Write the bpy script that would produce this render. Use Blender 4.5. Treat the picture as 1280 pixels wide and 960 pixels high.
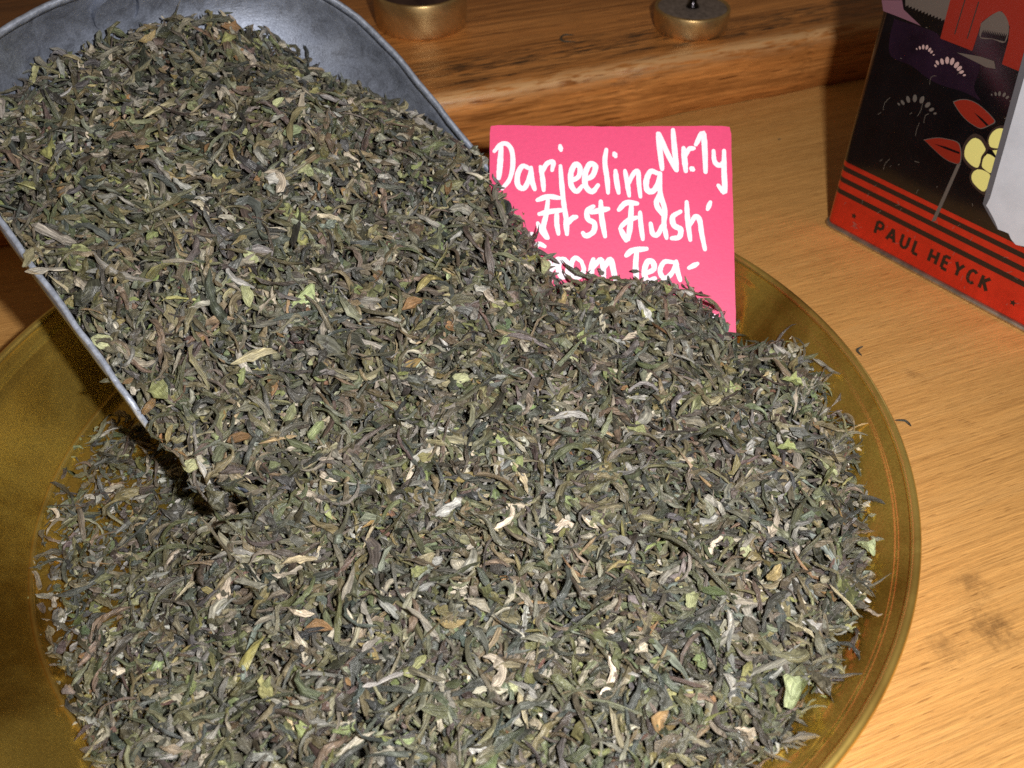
import bpy, bmesh, math, random
import numpy as np
from mathutils import Vector, Matrix

for _o in list(bpy.data.objects):
    bpy.data.objects.remove(_o)
sc = bpy.context.scene
C = sc.collection
R = math.radians

# ------------------------------------------------------------------ camera
CAM = (0.0291, -0.2118, 0.2443)
PITCH = 42.51
cam_d = bpy.data.cameras.new('camera')
cam = bpy.data.objects.new('camera', cam_d)
C.objects.link(cam)
cam.location = CAM
cam.rotation_euler = (R(90 - PITCH), 0, 0)
cam_d.sensor_width = 36
cam_d.lens = 36 * 1200 / 1280
cam_d.clip_start = 0.01
cam_d.clip_end = 20
cam_d.dof.use_dof = True
cam_d.dof.focus_distance = 0.31
cam_d.dof.aperture_fstop = 20
sc.camera = cam

# ------------------------------------------------------------------ dim warm room light
world = bpy.data.worlds.new('World')
sc.world = world
world.use_nodes = True
bg = world.node_tree.nodes['Background']
bg.inputs[0].default_value = (1.0, 0.70, 0.42, 1)
bg.inputs[1].default_value = 0.10

# ------------------------------------------------------------------ the camera's flash, right of and above the lens
fl = bpy.data.lights.new('flash', 'AREA')
fl.shape = 'RECTANGLE'
fl.size = 0.015
fl.size_y = 0.010
fl.energy = 2.0
fl.color = (1.0, 0.975, 0.95)
flo = bpy.data.objects.new('flash', fl)
C.objects.link(flo)
flo.location = (CAM[0] + 0.062, CAM[1] - 0.005, CAM[2] + 0.040)
_dir = Vector((0.035, 0.03, 0.02)) - flo.location
flo.rotation_euler = _dir.to_track_quat('-Z', 'Y').to_euler()

sc.view_settings.view_transform = 'Standard'
sc.view_settings.look = 'None'
sc.view_settings.exposure = 0.0
sc.view_settings.gamma = 1.0
sc.view_settings.use_curve_mapping = False
sc.cycles.use_denoising = False      # a little sensor-like grain keeps the leaves crisp
sc.cycles.max_bounces = 8
sc.cycles.caustics_reflective = True
sc.cycles.blur_glossy = 0.25
sc.cycles.sample_clamp_indirect = 1.2

# ------------------------------------------------------------------ helpers
def link(name, me, mat=None, parent=None, smooth=False):
    o = bpy.data.objects.new(name, me)
    C.objects.link(o)
    if mat is not None and not me.materials:
        me.materials.append(mat)
    if parent is not None:
        o.parent = parent
    if smooth:
        me.polygons.foreach_set('use_smooth', [True] * len(me.polygons))
    return o

def mesh(name, verts, faces):
    me = bpy.data.meshes.new(name)
    me.from_pydata([tuple(map(float, v)) for v in verts], [], faces)
    me.update()
    return me

def empty(name, loc=(0, 0, 0), rotz=0.0):
    o = bpy.data.objects.new(name, None)
    C.objects.link(o)
    o.location = loc
    o.rotation_euler = (0, 0, rotz)
    o.empty_display_size = 0.02
    return o

def tag(o, label=None, cat=None, group=None, kind=None):
    if label: o['label'] = label
    if cat: o['category'] = cat
    if group: o['group'] = group
    if kind: o['kind'] = kind
    return o

def lathe(name, prof, n, mat, parent=None, closed=False, smooth=True):
    vs, fs = [], []
    m = len(prof)
    for i in range(n):
        a = 2 * math.pi * i / n
        for r, z in prof:
            vs.append((r * math.cos(a), r * math.sin(a), z))
    for i in range(n):
        j = (i + 1) % n
        for k in range(m if closed else m - 1):
            l = (k + 1) % m
            fs.append((i * m + k, j * m + k, j * m + l, i * m + l))
    me = mesh(name, vs, fs)
    bm = bmesh.new(); bm.from_mesh(me)
    bmesh.ops.remove_doubles(bm, verts=bm.verts, dist=1e-7)
    bmesh.ops.recalc_face_normals(bm, faces=bm.faces)
    bm.to_mesh(me); bm.free()
    return link(name, me, mat, parent, smooth)

def catmull(pts, sub=5):
    P = [np.array(p, float) for p in pts]
    if len(P) == 2:
        return [P[0] + (P[1] - P[0]) * k / 3 for k in range(4)]
    P = [2 * P[0] - P[1]] + P + [2 * P[-1] - P[-2]]
    out = []
    for i in range(1, len(P) - 2):
        a, b, c, d = P[i - 1:i + 3]
        for k in range(sub):
            t = k / sub
            out.append(.5 * ((2 * b) + (-a + c) * t + (2 * a - 5 * b + 4 * c - d) * t * t + (-a + 3 * b - 3 * c + d) * t ** 3))
    out.append(P[-2])
    return out

def stroke_mesh(strokes, width, z0, dz=5e-6, zstep=3e-5, round_cap=True, sub=5, rng=None, ends=1.0):
    """flat pen strokes in a local xy plane (units of the strokes); every quad a little above the last"""
    vs, fs = [], []
    for si, st in enumerate(strokes):
        c = catmull(st, sub) if sub > 1 else [np.array(p, float) for p in st]
        w = width * (rng.uniform(.88, 1.12) if rng else 1)
        n = len(c)
        lv = []
        for i in range(n):
            d = c[min(i + 1, n - 1)] - c[max(i - 1, 0)]
            d = d / (np.linalg.norm(d) + 1e-12)
            nn = np.array([-d[1], d[0]])
            q = abs(2 * i / (n - 1) - 1) ** 3
            ww = w / 2 * (1 + (rng.uniform(-.07, .07) if rng else 0)) * (1.06 - (1.06 - ends) * q if ends < 1 else 1)
            z = z0 + (si % 9) * zstep + i * dz
            lv.append((len(vs), len(vs) + 1))
            vs.append((*(c[i] + nn * ww), z)); vs.append((*(c[i] - nn * ww), z))
        for i in range(n - 1):
            fs.append((lv[i][1], lv[i + 1][1], lv[i + 1][0], lv[i][0]))
        if round_cap:
            for e, s in ((0, 1), (n - 1, -1)):
                d = c[1] - c[0] if e == 0 else c[-1] - c[-2]
                d = d / np.linalg.norm(d)
                a0 = math.atan2(d[1], d[0]) + (math.pi / 2 if e == 0 else -math.pi / 2)
                z = z0 + (si % 9) * zstep + e * dz
                ring = []
                for k in range(7):
                    a = a0 + math.pi * k / 6
                    ring.append(len(vs)); vs.append((c[e][0] + w * ends / 2 * math.cos(a), c[e][1] + w * ends / 2 * math.sin(a), z))
                fs.append(tuple(ring))
    return vs, fs

# ------------------------------------------------------------------ materials
def new_mat(name):
    m = bpy.data.materials.new(name)
    m.use_nodes = True
    nt = m.node_tree
    return m, nt, nt.nodes['Principled BSDF']

def node(nt, kind, **kw):
    n = nt.nodes.new(kind)
    for k, v in kw.items():
        if k in n.bl_rna.properties: setattr(n, k, v)
        else: n.inputs[k].default_value = v
    return n

def ramp(nt, stops, fac, interp='LINEAR'):
    r = nt.nodes.new('ShaderNodeValToRGB')
    cr = r.color_ramp
    cr.interpolation = interp
    while len(cr.elements) < len(stops): cr.elements.new(.5)
    for e, (p, c) in zip(cr.elements, stops):
        e.position = p
        e.color = (*c, 1) if len(c) == 3 else c
    nt.links.new(fac, r.inputs[0])
    return r.outputs[0]

def mixc(nt, a, b, fac, mode='MIX'):
    m = nt.nodes.new('ShaderNodeMix')
    m.data_type = 'RGBA'; m.blend_type = mode
    for s, v in ((m.inputs[6], a), (m.inputs[7], b), (m.inputs[0], fac)):
        if isinstance(v, (int, float)): s.default_value = v
        elif isinstance(v, tuple): s.default_value = (*v, 1)
        else: nt.links.new(v, s)
    return m.outputs[2]

def noise_out(nt, vec, scale, detail=4, rough=.55, dist=0.0):
    n = node(nt, 'ShaderNodeTexNoise', Scale=scale, Detail=detail, Roughness=rough, Distortion=dist)
    nt.links.new(vec, n.inputs['Vector'])
    return n.outputs['Fac']

def mapping(nt, rot=(0, 0, 0), scale=(1, 1, 1), loc=(0, 0, 0), src='Object'):
    t = nt.nodes.new('ShaderNodeTexCoord')
    m = nt.nodes.new('ShaderNodeMapping')
    m.inputs['Rotation'].default_value = rot
    m.inputs['Scale'].default_value = scale
    m.inputs['Location'].default_value = loc
    nt.links.new(t.outputs[src], m.inputs[0])
    return m.outputs[0]

def bump(nt, bs, h, strength, dist):
    b = node(nt, 'ShaderNodeBump', Strength=strength, Distance=dist)
    nt.links.new(h, b.inputs['Height'])
    nt.links.new(b.outputs[0], bs.inputs['Normal'])

def simple(name, col, rough=.5, metal=0.0, spec=.5, var=0.0, vscale=60, bumps=0.0, coat=0.0):
    m, nt, bs = new_mat(name)
    bs.inputs['Base Color'].default_value = (*col, 1)
    bs.inputs['Roughness'].default_value = rough
    bs.inputs['Metallic'].default_value = metal
    bs.inputs['Specular IOR Level'].default_value = spec
    bs.inputs['Coat Weight'].default_value = coat
    bs.inputs['Coat Roughness'].default_value = .12
    if var or bumps:
        v = mapping(nt)
        n = noise_out(nt, v, vscale, 6, .65)
        if var:
            c = ramp(nt, [(.3, tuple(x * (1 - var) for x in col)), (.7, tuple(min(1, x * (1 + var)) for x in col))], n)
            nt.links.new(c, bs.inputs['Base Color'])
        if bumps:
            bump(nt, bs, n, bumps, .0005)
    return m

def wood(name, lo, mid, hi, rot, fine, pore, rough, stains=(), wear=False, calm=.9, pamt=.8):
    m, nt, bs = new_mat(name)
    L = nt.links.new
    v = mapping(nt, rot=(0, 0, -rot), scale=(1, 1, 1))
    def sm(sx, sy, sz=None, loc=(0, 0, 0)):
        q = nt.nodes.new('ShaderNodeMapping')
        q.inputs['Scale'].default_value = (sx, sy, sz or sy)
        q.inputs['Location'].default_value = loc
        L(v, q.inputs[0]); return q.outputs[0]
    broad = noise_out(nt, sm(4, 26), 1.0, 4, .55, .6)
    bands = noise_out(nt, sm(7, 170), 1.0, 6, .65, .5)
    grain = noise_out(nt, sm(fine * .022, fine), 1.0, 6, .7, .3)
    fibre = noise_out(nt, sm(fine * .08, fine * 2.6, None, (7, 2, 0)), 1.0, 5, .75, .2)
    pores = noise_out(nt, sm(pore * .085, pore, None, (3, 1, 0)), 1.0, 1, .4)
    base = ramp(nt, [(.28, lo), (.5, mid), (.72, hi)], bands)
    base = mixc(nt, base, ramp(nt, [(.3, tuple(x * .62 for x in mid)), (.7, tuple(min(1, x * 1.25) for x in hi))], broad), .4 * calm)
    g = ramp(nt, [(.34, (.45, .40, .36)), (.5, (.92, .92, .92)), (.66, (1.25, 1.22, 1.18))], grain)
    base = mixc(nt, base, g, calm, 'MULTIPLY')
    fb = ramp(nt, [(.34, (.55, .50, .46)), (.5, (1, 1, 1)), (.68, (1.32, 1.32, 1.30))], fibre)
    base = mixc(nt, base, fb, .85 * min(1, calm + .2), 'MULTIPLY')
    pr = ramp(nt, [(.27, (.30, .22, .18)), (.34, (1, 1, 1))], pores)
    base = mixc(nt, base, pr, pamt, 'MULTIPLY')
    for (x, y, rad, amt) in stains:
        t = nt.nodes.new('ShaderNodeTexCoord')
        q = nt.nodes.new('ShaderNodeVectorMath'); q.operation = 'DISTANCE'
        L(t.outputs['Object'], q.inputs[0]); q.inputs[1].default_value = (x, y, 0)
        nz = noise_out(nt, v, 260, 4, .7)
        a = nt.nodes.new('ShaderNodeMath'); a.operation = 'MULTIPLY_ADD'
        L(nz, a.inputs[0]); a.inputs[1].default_value = rad * 3.0; L(q.outputs['Value'], a.inputs[2])
        f = ramp(nt, [(rad * 1.5, (1, 1, 1)), (rad * 2.6, (0, 0, 0))], a.outputs[0])
        s2 = nt.nodes.new('ShaderNodeMath'); s2.operation = 'MULTIPLY'
        L(f, s2.inputs[0]); s2.inputs[1].default_value = amt
        base = mixc(nt, base, (.075, .035, .014), s2.outputs[0])
    if wear:                                   # dirt worked in behind the edge, the edge itself rubbed pale
        t = nt.nodes.new('ShaderNodeTexCoord')
        sx = nt.nodes.new('ShaderNodeSeparateXYZ'); L(t.outputs['Object'], sx.inputs[0])
        nz = noise_out(nt, sm(16, 60, None, (1, 5, 2)), 1.0, 6, .7, .6)
        def strip(c, half, soft, wob):
            a = nt.nodes.new('ShaderNodeMath'); a.operation = 'MULTIPLY_ADD'
            L(nz, a.inputs[0]); a.inputs[1].default_value = wob; L(sx.outputs['Y'], a.inputs[2])
            b = nt.nodes.new('ShaderNodeMath'); b.operation = 'SUBTRACT'; L(a.outputs[0], b.inputs[0]); b.inputs[1].default_value = c + wob * .5
            d = nt.nodes.new('ShaderNodeMath'); d.operation = 'ABSOLUTE'; L(b.outputs[0], d.inputs[0])
            return ramp(nt, [(half, (1, 1, 1)), (half + soft, (0, 0, 0))], d.outputs[0])
        f2 = noise_out(nt, sm(60, 500, None, (2, 8, 1)), 1.0, 3, .6)
        def amt(a, thr):
            q = nt.nodes.new('ShaderNodeMath'); q.operation = 'MULTIPLY'; L(a, q.inputs[0])
            L(ramp(nt, [(thr, (0, 0, 0)), (thr + .14, (1, 1, 1))], f2), q.inputs[1]); return q.outputs[0]
        def mulz(a):
            q = nt.nodes.new('ShaderNodeMath'); q.operation = 'MULTIPLY'; L(a, q.inputs[0])
            L(ramp(nt, [(.0262, (0, 0, 0)), (.0300, (1, 1, 1))], sx.outputs['Z']), q.inputs[1]); return q.outputs[0]
        base = mixc(nt, base, (.045, .022, .012), amt(strip(.0150, .0012, .003, .020), .42))
        base = mixc(nt, base, (.05, .026, .014), amt(strip(.030, .002, .008, .05), .46))
        base = mixc(nt, base, (.62, .36, .16), amt(mulz(strip(.0030, .0022, .0030, .006)), .38))
    L(base, bs.inputs['Base Color'])
    bs.inputs['Roughness'].default_value = rough
    bs.inputs['Specular IOR Level'].default_value = .4
    hh = nt.nodes.new('ShaderNodeMath'); hh.operation = 'ADD'
    L(fibre, hh.inputs[0]); L(pores, hh.inputs[1])
    bump(nt, bs, hh.outputs[0], .4, .0007)
    return m

PL_ANG = R(21.57)
M_table = wood('table_wood', (.55, .275, .080), (.63, .328, .100), (.69, .378, .126), R(21.57), 1000, 1500, .36, calm=.45, pamt=.5,
               stains=((.1702, -.0361, .005, .5), (.1706, -.0518, .008, .6), (.1542, -.0585, .006, .45), (.1815, .0606, .003, .4)))
M_plank = wood('plank_wood', (.24, .078, .017), (.48, .180, .042), (.66, .290, .085), 0.0, 420, 700, .34, wear=True)

def brass_mat(name, col, rough, speck=.5, share=0.0):
    m, nt, bs = new_mat(name)
    L = nt.links.new
    v = mapping(nt)
    n1 = noise_out(nt, v, 22, 5, .6, .4)
    n2 = noise_out(nt, v, 1500, 2, .7)
    # turning marks run round the centre
    sx = nt.nodes.new('ShaderNodeSeparateXYZ'); L(v, sx.inputs[0])
    cx = nt.nodes.new('ShaderNodeCombineXYZ'); L(sx.outputs[0], cx.inputs[0]); L(sx.outputs[1], cx.inputs[1])
    ln = nt.nodes.new('ShaderNodeVectorMath'); ln.operation = 'LENGTH'; L(cx.outputs[0], ln.inputs[0])
    rz = nt.nodes.new('ShaderNodeMath'); rz.operation = 'ADD'; L(ln.outputs['Value'], rz.inputs[0]); L(sx.outputs[2], rz.inputs[1])
    c2 = nt.nodes.new('ShaderNodeCombineXYZ'); L(rz.outputs[0], c2.inputs[0])
    n3 = noise_out(nt, c2.outputs[0], 1800, 3, .7)
    n4 = noise_out(nt, v, 9, 6, .62, 1.2)
    c = ramp(nt, [(.3, tuple(x * .8 for x in col)), (.55, col), (.75, tuple(min(1, x * 1.1) for x in col))], n1)
    c = mixc(nt, c, ramp(nt, [(.36, (.46, .34, .22)), (.54, (1, 1, 1))], n4), .8, 'MULTIPLY')
    c = mixc(nt, c, ramp(nt, [(.35, (.55, .5, .42)), (.6, (1, 1, 1))], n2), speck, 'MULTIPLY')
    L(c, bs.inputs['Base Color'])
    bs.inputs['Metallic'].default_value = 1
    bs.inputs['Roughness'].default_value = rough
    hh = nt.nodes.new('ShaderNodeMath'); hh.operation = 'ADD'; L(n2, hh.inputs[0]); L(n3, hh.inputs[1])
    bump(nt, bs, hh.outputs[0], .08, .0003)
    b2 = nt.nodes.new('ShaderNodeBsdfPrincipled')
    L(c, b2.inputs['Base Color']); b2.inputs['Metallic'].default_value = .9; b2.inputs['Roughness'].default_value = .45
    mx = nt.nodes.new('ShaderNodeMixShader')
    r = ramp(nt, [(.35, (.30 + share,) * 3), (.65, (.62 + share,) * 3)], n4)
    L(r, mx.inputs[0]); L(bs.outputs[0], mx.inputs[1]); L(b2.outputs[0], mx.inputs[2])
    L(mx.outputs[0], nt.nodes['Material Output'].inputs[0])
    return m

M_brass = brass_mat('bowl_brass', (.97, .69, .155), .17)
M_rimbrass = brass_mat('polished_rim_brass', (1.0, .72, .20), .28, .1, .1)
M_weight = brass_mat('weight_brass', (.82, .61, .30), .30, .35, .2)
M_wtop = simple('dark_weight_top', (.10, .055, .05), .45, .7, var=.35, vscale=260)  # dark mottled colour of the larger weight's top
M_wtop2 = simple('dusty_weight_top', (.22, .18, .16), .6, .5, var=.4, vscale=420, bumps=.3)
M_knob = simple('dark_knob_metal', (.05, .045, .05), .22, 1.0)

def zinc_mat():
    m, nt, bs = new_mat('zinc_sheet')
    L = nt.links.new
    v = mapping(nt)
    n1 = noise_out(nt, v, 34, 5, .6, .5)
    n2 = noise_out(nt, v, 1400, 3, .7)
    c = ramp(nt, [(.3, (.20, .225, .285)), (.55, (.27, .30, .37)), (.75, (.35, .385, .46))], n1)
    c = mixc(nt, c, ramp(nt, [(.35, (.72, .72, .74)), (.62, (1.1, 1.1, 1.1))], n2), .8, 'MULTIPLY')
    L(c, bs.inputs['Base Color'])
    n5 = noise_out(nt, v, 150, 5, .7, .8)
    c = mixc(nt, c, ramp(nt, [(.34, (.45, .43, .42)), (.50, (1, 1, 1)), (.68, (1.25, 1.25, 1.27))], n5), .4, 'MULTIPLY')
    L(c, bs.inputs['Base Color'])
    bs.inputs['Metallic'].default_value = .65
    L(ramp(nt, [(.3, (.42, .42, .42)), (.7, (.68, .68, .68))], n5), bs.inputs['Roughness'])
    n3 = noise_out(nt, mapping(nt, rot=(.3, .2, .9), scale=(40, 900, 900)), 1.0, 2, .6)
    h2 = nt.nodes.new('ShaderNodeMath'); h2.operation = 'ADD'; L(n2, h2.inputs[0]); L(n3, h2.inputs[1])
    bump(nt, bs, h2.outputs[0], .3, .0003)
    return m
M_zinc = zinc_mat()
M_hem = simple('zinc_hem', (.36, .40, .49), .48, .4, var=.4, vscale=420, bumps=.5)

M_card = simple('pink_card', (.74, .058, .178), .52, var=.05, vscale=700, bumps=.12)
M_cardedge = simple('card_core', (.85, .62, .66), .8)
M_ink = simple('white_marker', (.86, .81, .89), .5, var=.09, vscale=500, bumps=.2)

M_tinblack = simple('black_lacquer', (.0045, .004, .005), .13, 0, spec=.7, var=.3, vscale=90, bumps=.05)
M_tinred = simple('red_lacquer', (.70, .062, .036), .16, .78, var=.14, vscale=110)
M_tinstripe = simple('black_print', (.016, .009, .008), .3)
M_rimmetal = simple('worn_tin_rim', (.45, .40, .33), .36, .9, var=.4, vscale=160, bumps=.2)
M_yellow = simple('yellow_print', (.70, .66, .22), .4)
M_redprint = simple('dark_red_print', (.20, .016, .008), .32)
M_brownout = simple('brown_outline_print', (.035, .022, .018), .35)
M_purple = simple('purple_print', (.012, .005, .013), .3, var=.5, vscale=50)
M_mauve = simple('mauve_print', (.16, .075, .10), .35)
M_greyprint = simple('grey_print', (.10, .080, .068), .4)
M_pinkpetal = simple('pale_petal_print', (.42, .28, .27), .45)
M_dimpetal = simple('dim_petal_print', (.10, .085, .075), .45)
M_scratch = simple('bare_scratch', (.20, .17, .14), .5)
M_paper = simple('white_label_paper', (.52, .55, .62), .55, var=.1, vscale=60)
M_greyedge = simple('label_shade_grey', (.10, .10, .115), .5)  # painted shade beside the torn paper label

def leaf_mat():
    m, nt, bs = new_mat('dried_tea_leaf')
    L = nt.links.new
    a = nt.nodes.new('ShaderNodeAttribute'); a.attribute_name = 'tint'
    u = nt.nodes.new('ShaderNodeUVMap'); u.uv_map = 'UVMap'
    mp = nt.nodes.new('ShaderNodeMapping'); mp.inputs['Scale'].default_value = (16, .7, 1)
    L(u.outputs[0], mp.inputs[0])
    n = noise_out(nt, mp.outputs[0], 1.0, 5, .65, .5)
    c = mixc(nt, a.outputs['Color'], ramp(nt, [(.30, (.34, .32, .30)), (.48, (.95, .95, .95)), (.70, (2.1, 2.05, 1.95))], n), .92, 'MULTIPLY')
    L(c, bs.inputs['Base Color'])
    bs.inputs['Roughness'].default_value = .36
    bs.inputs['Specular IOR Level'].default_value = .8
    bump(nt, bs, n, .8, .0008)
    return m
M_leaf = leaf_mat()

# ================================================================== setting
tb = link('table', mesh('table', [(-1.2, -.9, 0), (1.4, -.9, 0), (1.4, 1.2, 0), (-1.2, 1.2, 0), (-1.2, -.9, -.03), (1.4, -.9, -.03), (1.4, 1.2, -.03), (-1.2, 1.2, -.03)],
          [(0, 1, 2, 3), (0, 4, 5, 1), (1, 5, 6, 2), (2, 6, 7, 3), (3, 7, 4, 0), (7, 6, 5, 4)]), M_table)
tag(tb, kind='structure')

# the thick worn plank behind the bowl
def build_plank():
    rng = random.Random(5)
    # local x along the front edge, y away from the viewer, z up
    prof = [(.0024, .0), (.0002, .0026), (.0, .010), (.0003, .022), (.0006, .0296), (.0016, .0318), (.0036, .0332), (.008, .0338), (.03, .0340), (.12, .0340), (.27, .0338), (.272, .0)]
    n = 260
    x0, x1 = -.62, .62
    vs, fs = [], []
    ph = [rng.uniform(0, 6.28) for _ in range(6)]
    chips = [(rng.uniform(x0, x1), rng.uniform(.004, .02), rng.uniform(.0004, .0016)) for _ in range(60)]
    for i in range(n + 1):
        x = x0 + (x1 - x0) * i / n
        wob = .0006 * math.sin(x * 31 + ph[0]) + .0004 * math.sin(x * 83 + ph[1]) + .00025 * math.sin(x * 210 + ph[2])
        ch = sum(d * max(0, 1 - abs(x - c) / w) for c, w, d in chips)
        foot = .0006 * max(0, math.sin(x * 47 + ph[3])) + .0004 * max(0, math.sin(x * 140 + ph[4]))
        for k, (y, z) in enumerate(prof):
            yy, zz = y, z
            if 3 <= k <= 7:
                yy += wob + ch * (1 if k < 6 else .5); zz -= ch * .8 * (1 if 4 <= k <= 6 else .3)
            elif k < 3:
                yy += wob * .6 + foot
            if k == 0: zz += foot * .7
            vs.append((x, yy, zz))
    m = len(prof)
    for i in range(n):
        for k in range(m - 1):
            fs.append((i * m + k, (i + 1) * m + k, (i + 1) * m + k + 1, i * m + k + 1))
    fs.append(tuple(range(m - 1, -1, -1))); fs.append(tuple(n * m + k for k in range(m)))
    me = mesh('wooden_plank', vs, fs)
    bm = bmesh.new(); bm.from_mesh(me); bmesh.ops.recalc_face_normals(bm, faces=bm.faces); bm.to_mesh(me); bm.free()
    o = link('wooden_plank', me, M_plank, None, True)
    o.location = (.09964, .26035, 0); o.rotation_euler = (0, 0, PL_ANG)
    tag(o, 'thick worn reddish-brown wooden plank lying behind the brass bowl', 'plank')
build_plank()

# ================================================================== brass bowl
FLOOR, RIM_Z, R0, R1 = .006, .031, .1215, .15
def wall_z(r):
    return FLOOR + np.clip((r - R0) / (R1 - R0), 0, 1.05) * (RIM_Z - FLOOR)

def build_bowl():
    root = empty('brass_bowl')
    tag(root, 'round shallow brass bowl with rolled rim, full of loose tea', 'bowl')
    inner = [(0.0, FLOOR), (.06, FLOOR), (.117, FLOOR), (.1192, .0061), (.1200, .0072), (.1209, .0079), (.1218, .0078), (.1228, .0082), (.130, .01455), (.1400, .0232), (.1436, .0258), (.1440, .0259),
             (.1444, .0272), (.1452, .0279), (.1470, .0287), (.1482, .0297), (.1487, .0305)]
    outer = [(.1470, .0272), (.1400, .0215), (.1300, .0128), (.1225, .0062), (.119, .0048), (.06, .0046), (0.0, .0046)]
    lathe('pan', inner + outer, 192, M_brass, root)
    lathe('rim', [(.1488 + .00145 * math.cos(a), .0301 + .00145 * math.sin(a)) for a in [2 * math.pi * k / 12 for k in range(12)]], 192, M_rimbrass, root, closed=True)
    lathe('inner_bead', [(.1213 + .0009 * math.cos(a), .0074 + .0009 * math.sin(a)) for a in [2 * math.pi * k / 10 for k in range(10)]], 192, M_rimbrass, root, closed=True)
    lathe('foot_ring', [(.082, .0), (.085, .0), (.0855, .0047), (.0815, .0047)], 96, M_brass, root, closed=True)
build_bowl()

# ================================================================== scoop
SM = np.array([-.03708, .04525])            # mouth centre on the ground plan
SA = np.array([math.cos(R(-44.9)), math.sin(R(-44.9))])   # the way the mouth points
SE = np.array([-SA[1], SA[0]])              # across, towards the card
S_Z0, S_C, S_W = .051, .0103, .0793
S_CO, S_SI = math.cos(R(30)), math.sin(R(30))
S_B0, S_LB, S_MB = .055, .080, -.052
def sstep(a, b, x):
    q = np.clip((x - a) / (b - a), 0, 1)
    return q * q * (3 - 2 * q)
def scoop_depth(b):
    return .0185 + .0175 * sstep(-.055, .05, b)
def scoop_xm(b):
    """the side walls drop towards the lip"""
    return 1 - .17 * sstep(-.007, -.034, b)
def scoop_k(b):
    q = np.clip((b - S_B0) / S_LB, 0, 1)
    return (1 - q ** 2.7) ** (1 / 2.7)
def scoop_pt(b, x, lift=0.0, out=0.0):
    """b back along the rim plane, x in -1..1 across; a point of the inner sheet"""
    k = scoop_k(b)
    s = x * (S_W + out) * k
    d = scoop_depth(b) * k ** .9 * (1 - abs(x) ** 3.0) ** (1 / 2.4)
    return scoop_world(b, s, -d + lift)
def scoop_world(b, s, h):
    """rim-plane coordinates to world: h along the plane's normal"""
    t = -b * S_CO + h * S_SI * 1.0
    g = SM + SA * t + SE * (s + S_C)
    z = S_Z0 + b * S_SI + h * S_CO
    return (g[0], g[1], z)
def scoop_inner_z(t, s):
    """height of the inner sheet above the ground-plan point (approx.), nan outside"""
    b = -t / S_CO
    for _ in range(3):
        k = scoop_k(b)
        x = np.clip(np.abs(s) / np.maximum(S_W * k, 1e-6), 0, 1)
        d = scoop_depth(b) * k ** .9 * (1 - x ** 3.0) ** (1 / 2.4)
        b = (-t - d * S_SI) / S_CO
    return S_Z0 + b * S_SI - d * S_CO, b

def build_scoop():
    root = empty('metal_scoop', (SM[0], SM[1], .02))
    off = Vector((SM[0], SM[1], .02))
    tag(root, 'grey zinc sheet-metal scoop pouring tea into the brass bowl', 'scoop')
    nb, nx = 56, 40
    bs_ = [S_MB + (S_B0 - S_MB) * i / 32 for i in range(32)]
    bs_ += [S_B0 + S_LB * math.sin(math.pi / 2 * i / 35) * .9999 for i in range(36)]
    vs = []
    xs = [math.sin(math.pi / 2 * (-1 + 2 * j / nx)) for j in range(nx + 1)]
    for b in bs_:
        for x in xs:
            vs.append(Vector(scoop_pt(b, x * scoop_xm(b))) - off)
    fs = []
    for i in range(len(bs_) - 1):
        for j in range(nx):
            a = i * (nx + 1) + j
            fs.append((a, a + 1, a + nx + 2, a + nx + 1))
    me = mesh('sheet', vs, fs)
    o = link('sheet', me, M_zinc, root, True)
    md = o.modifiers.new('thickness', 'SOLIDIFY'); md.thickness = .0009; md.offset = -1 ; md.use_even_offset = False
    # folded hem along the rim
    rng = random.Random(3)
    path = [(b, -1) for b in bs_] + [(b, 1) for b in reversed(bs_)]
    pv, pf = [], []
    sec = [(-.0005, -.0024), (.0008, -.0024), (.0012, -.0003), (.0010, .0004), (-.0003, .0006), (-.0006, .0001)]
    for i, (b, sd) in enumerate(path):
        k = scoop_k(b)
        jit = .0002 * math.sin(i * .9) + rng.uniform(-.0001, .0001)
        # outward normal in the plane
        db = .001
        if b < S_B0: nb_, ns_ = 0.0, float(sd)
        else:
            q = (b - S_B0) / S_LB
            nb_ = q ** 1.7 / S_LB; ns_ = sd * max(k, 1e-3) ** 1.7 / S_W
            l = math.hypot(nb_, ns_); nb_ /= l; ns_ /= l
        for (du, dv) in sec:
            xm = float(scoop_xm(b))
            dd = float(scoop_depth(b)) * (1 - xm ** 3.0) ** (1 / 2.4) if xm < 1 else 0.0
            pv.append(Vector(scoop_world(b + nb_ * (du + jit), sd * S_W * k * xm + ns_ * (du + jit), dv + .0006 - dd)) - off)
    m = len(sec)
    for i in range(len(path) - 1):
        for k in range(m):
            l = (k + 1) % m
            pf.append((i * m + k, (i + 1) * m + k, (i + 1) * m + l, i * m + l))
    pf.append(tuple(range(m))); pf.append(tuple((len(path) - 1) * m + k for k in range(m - 1, -1, -1)))
    me = mesh('rim_hem', pv, pf)
    bm = bmesh.new(); bm.from_mesh(me); bmesh.ops.recalc_face_normals(bm, faces=bm.faces); bm.to_mesh(me); bm.free()
    link('rim_hem', me, M_hem, root, True)
    # handle behind the back wall, out of the picture
    hv, hf = [], []
    n = 16
    for i, (b, rr) in enumerate(((.132, .009), (.150, .0085), (.19, .0095), (.235, .0105), (.245, .008), (.246, .001))):
        for k in range(n):
            a = 2 * math.pi * k / n
            hv.append(Vector(scoop_world(b, rr * math.cos(a), -.011 + rr * math.sin(a))) - off)
    for i in range(5):
        for k in range(n):
            l = (k + 1) % n
            hf.append((i * n + k, (i + 1) * n + k, (i + 1) * n + l, i * n + l))
    link('handle', mesh('handle', hv, hf), M_zinc, root, True)
build_scoop()

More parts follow.
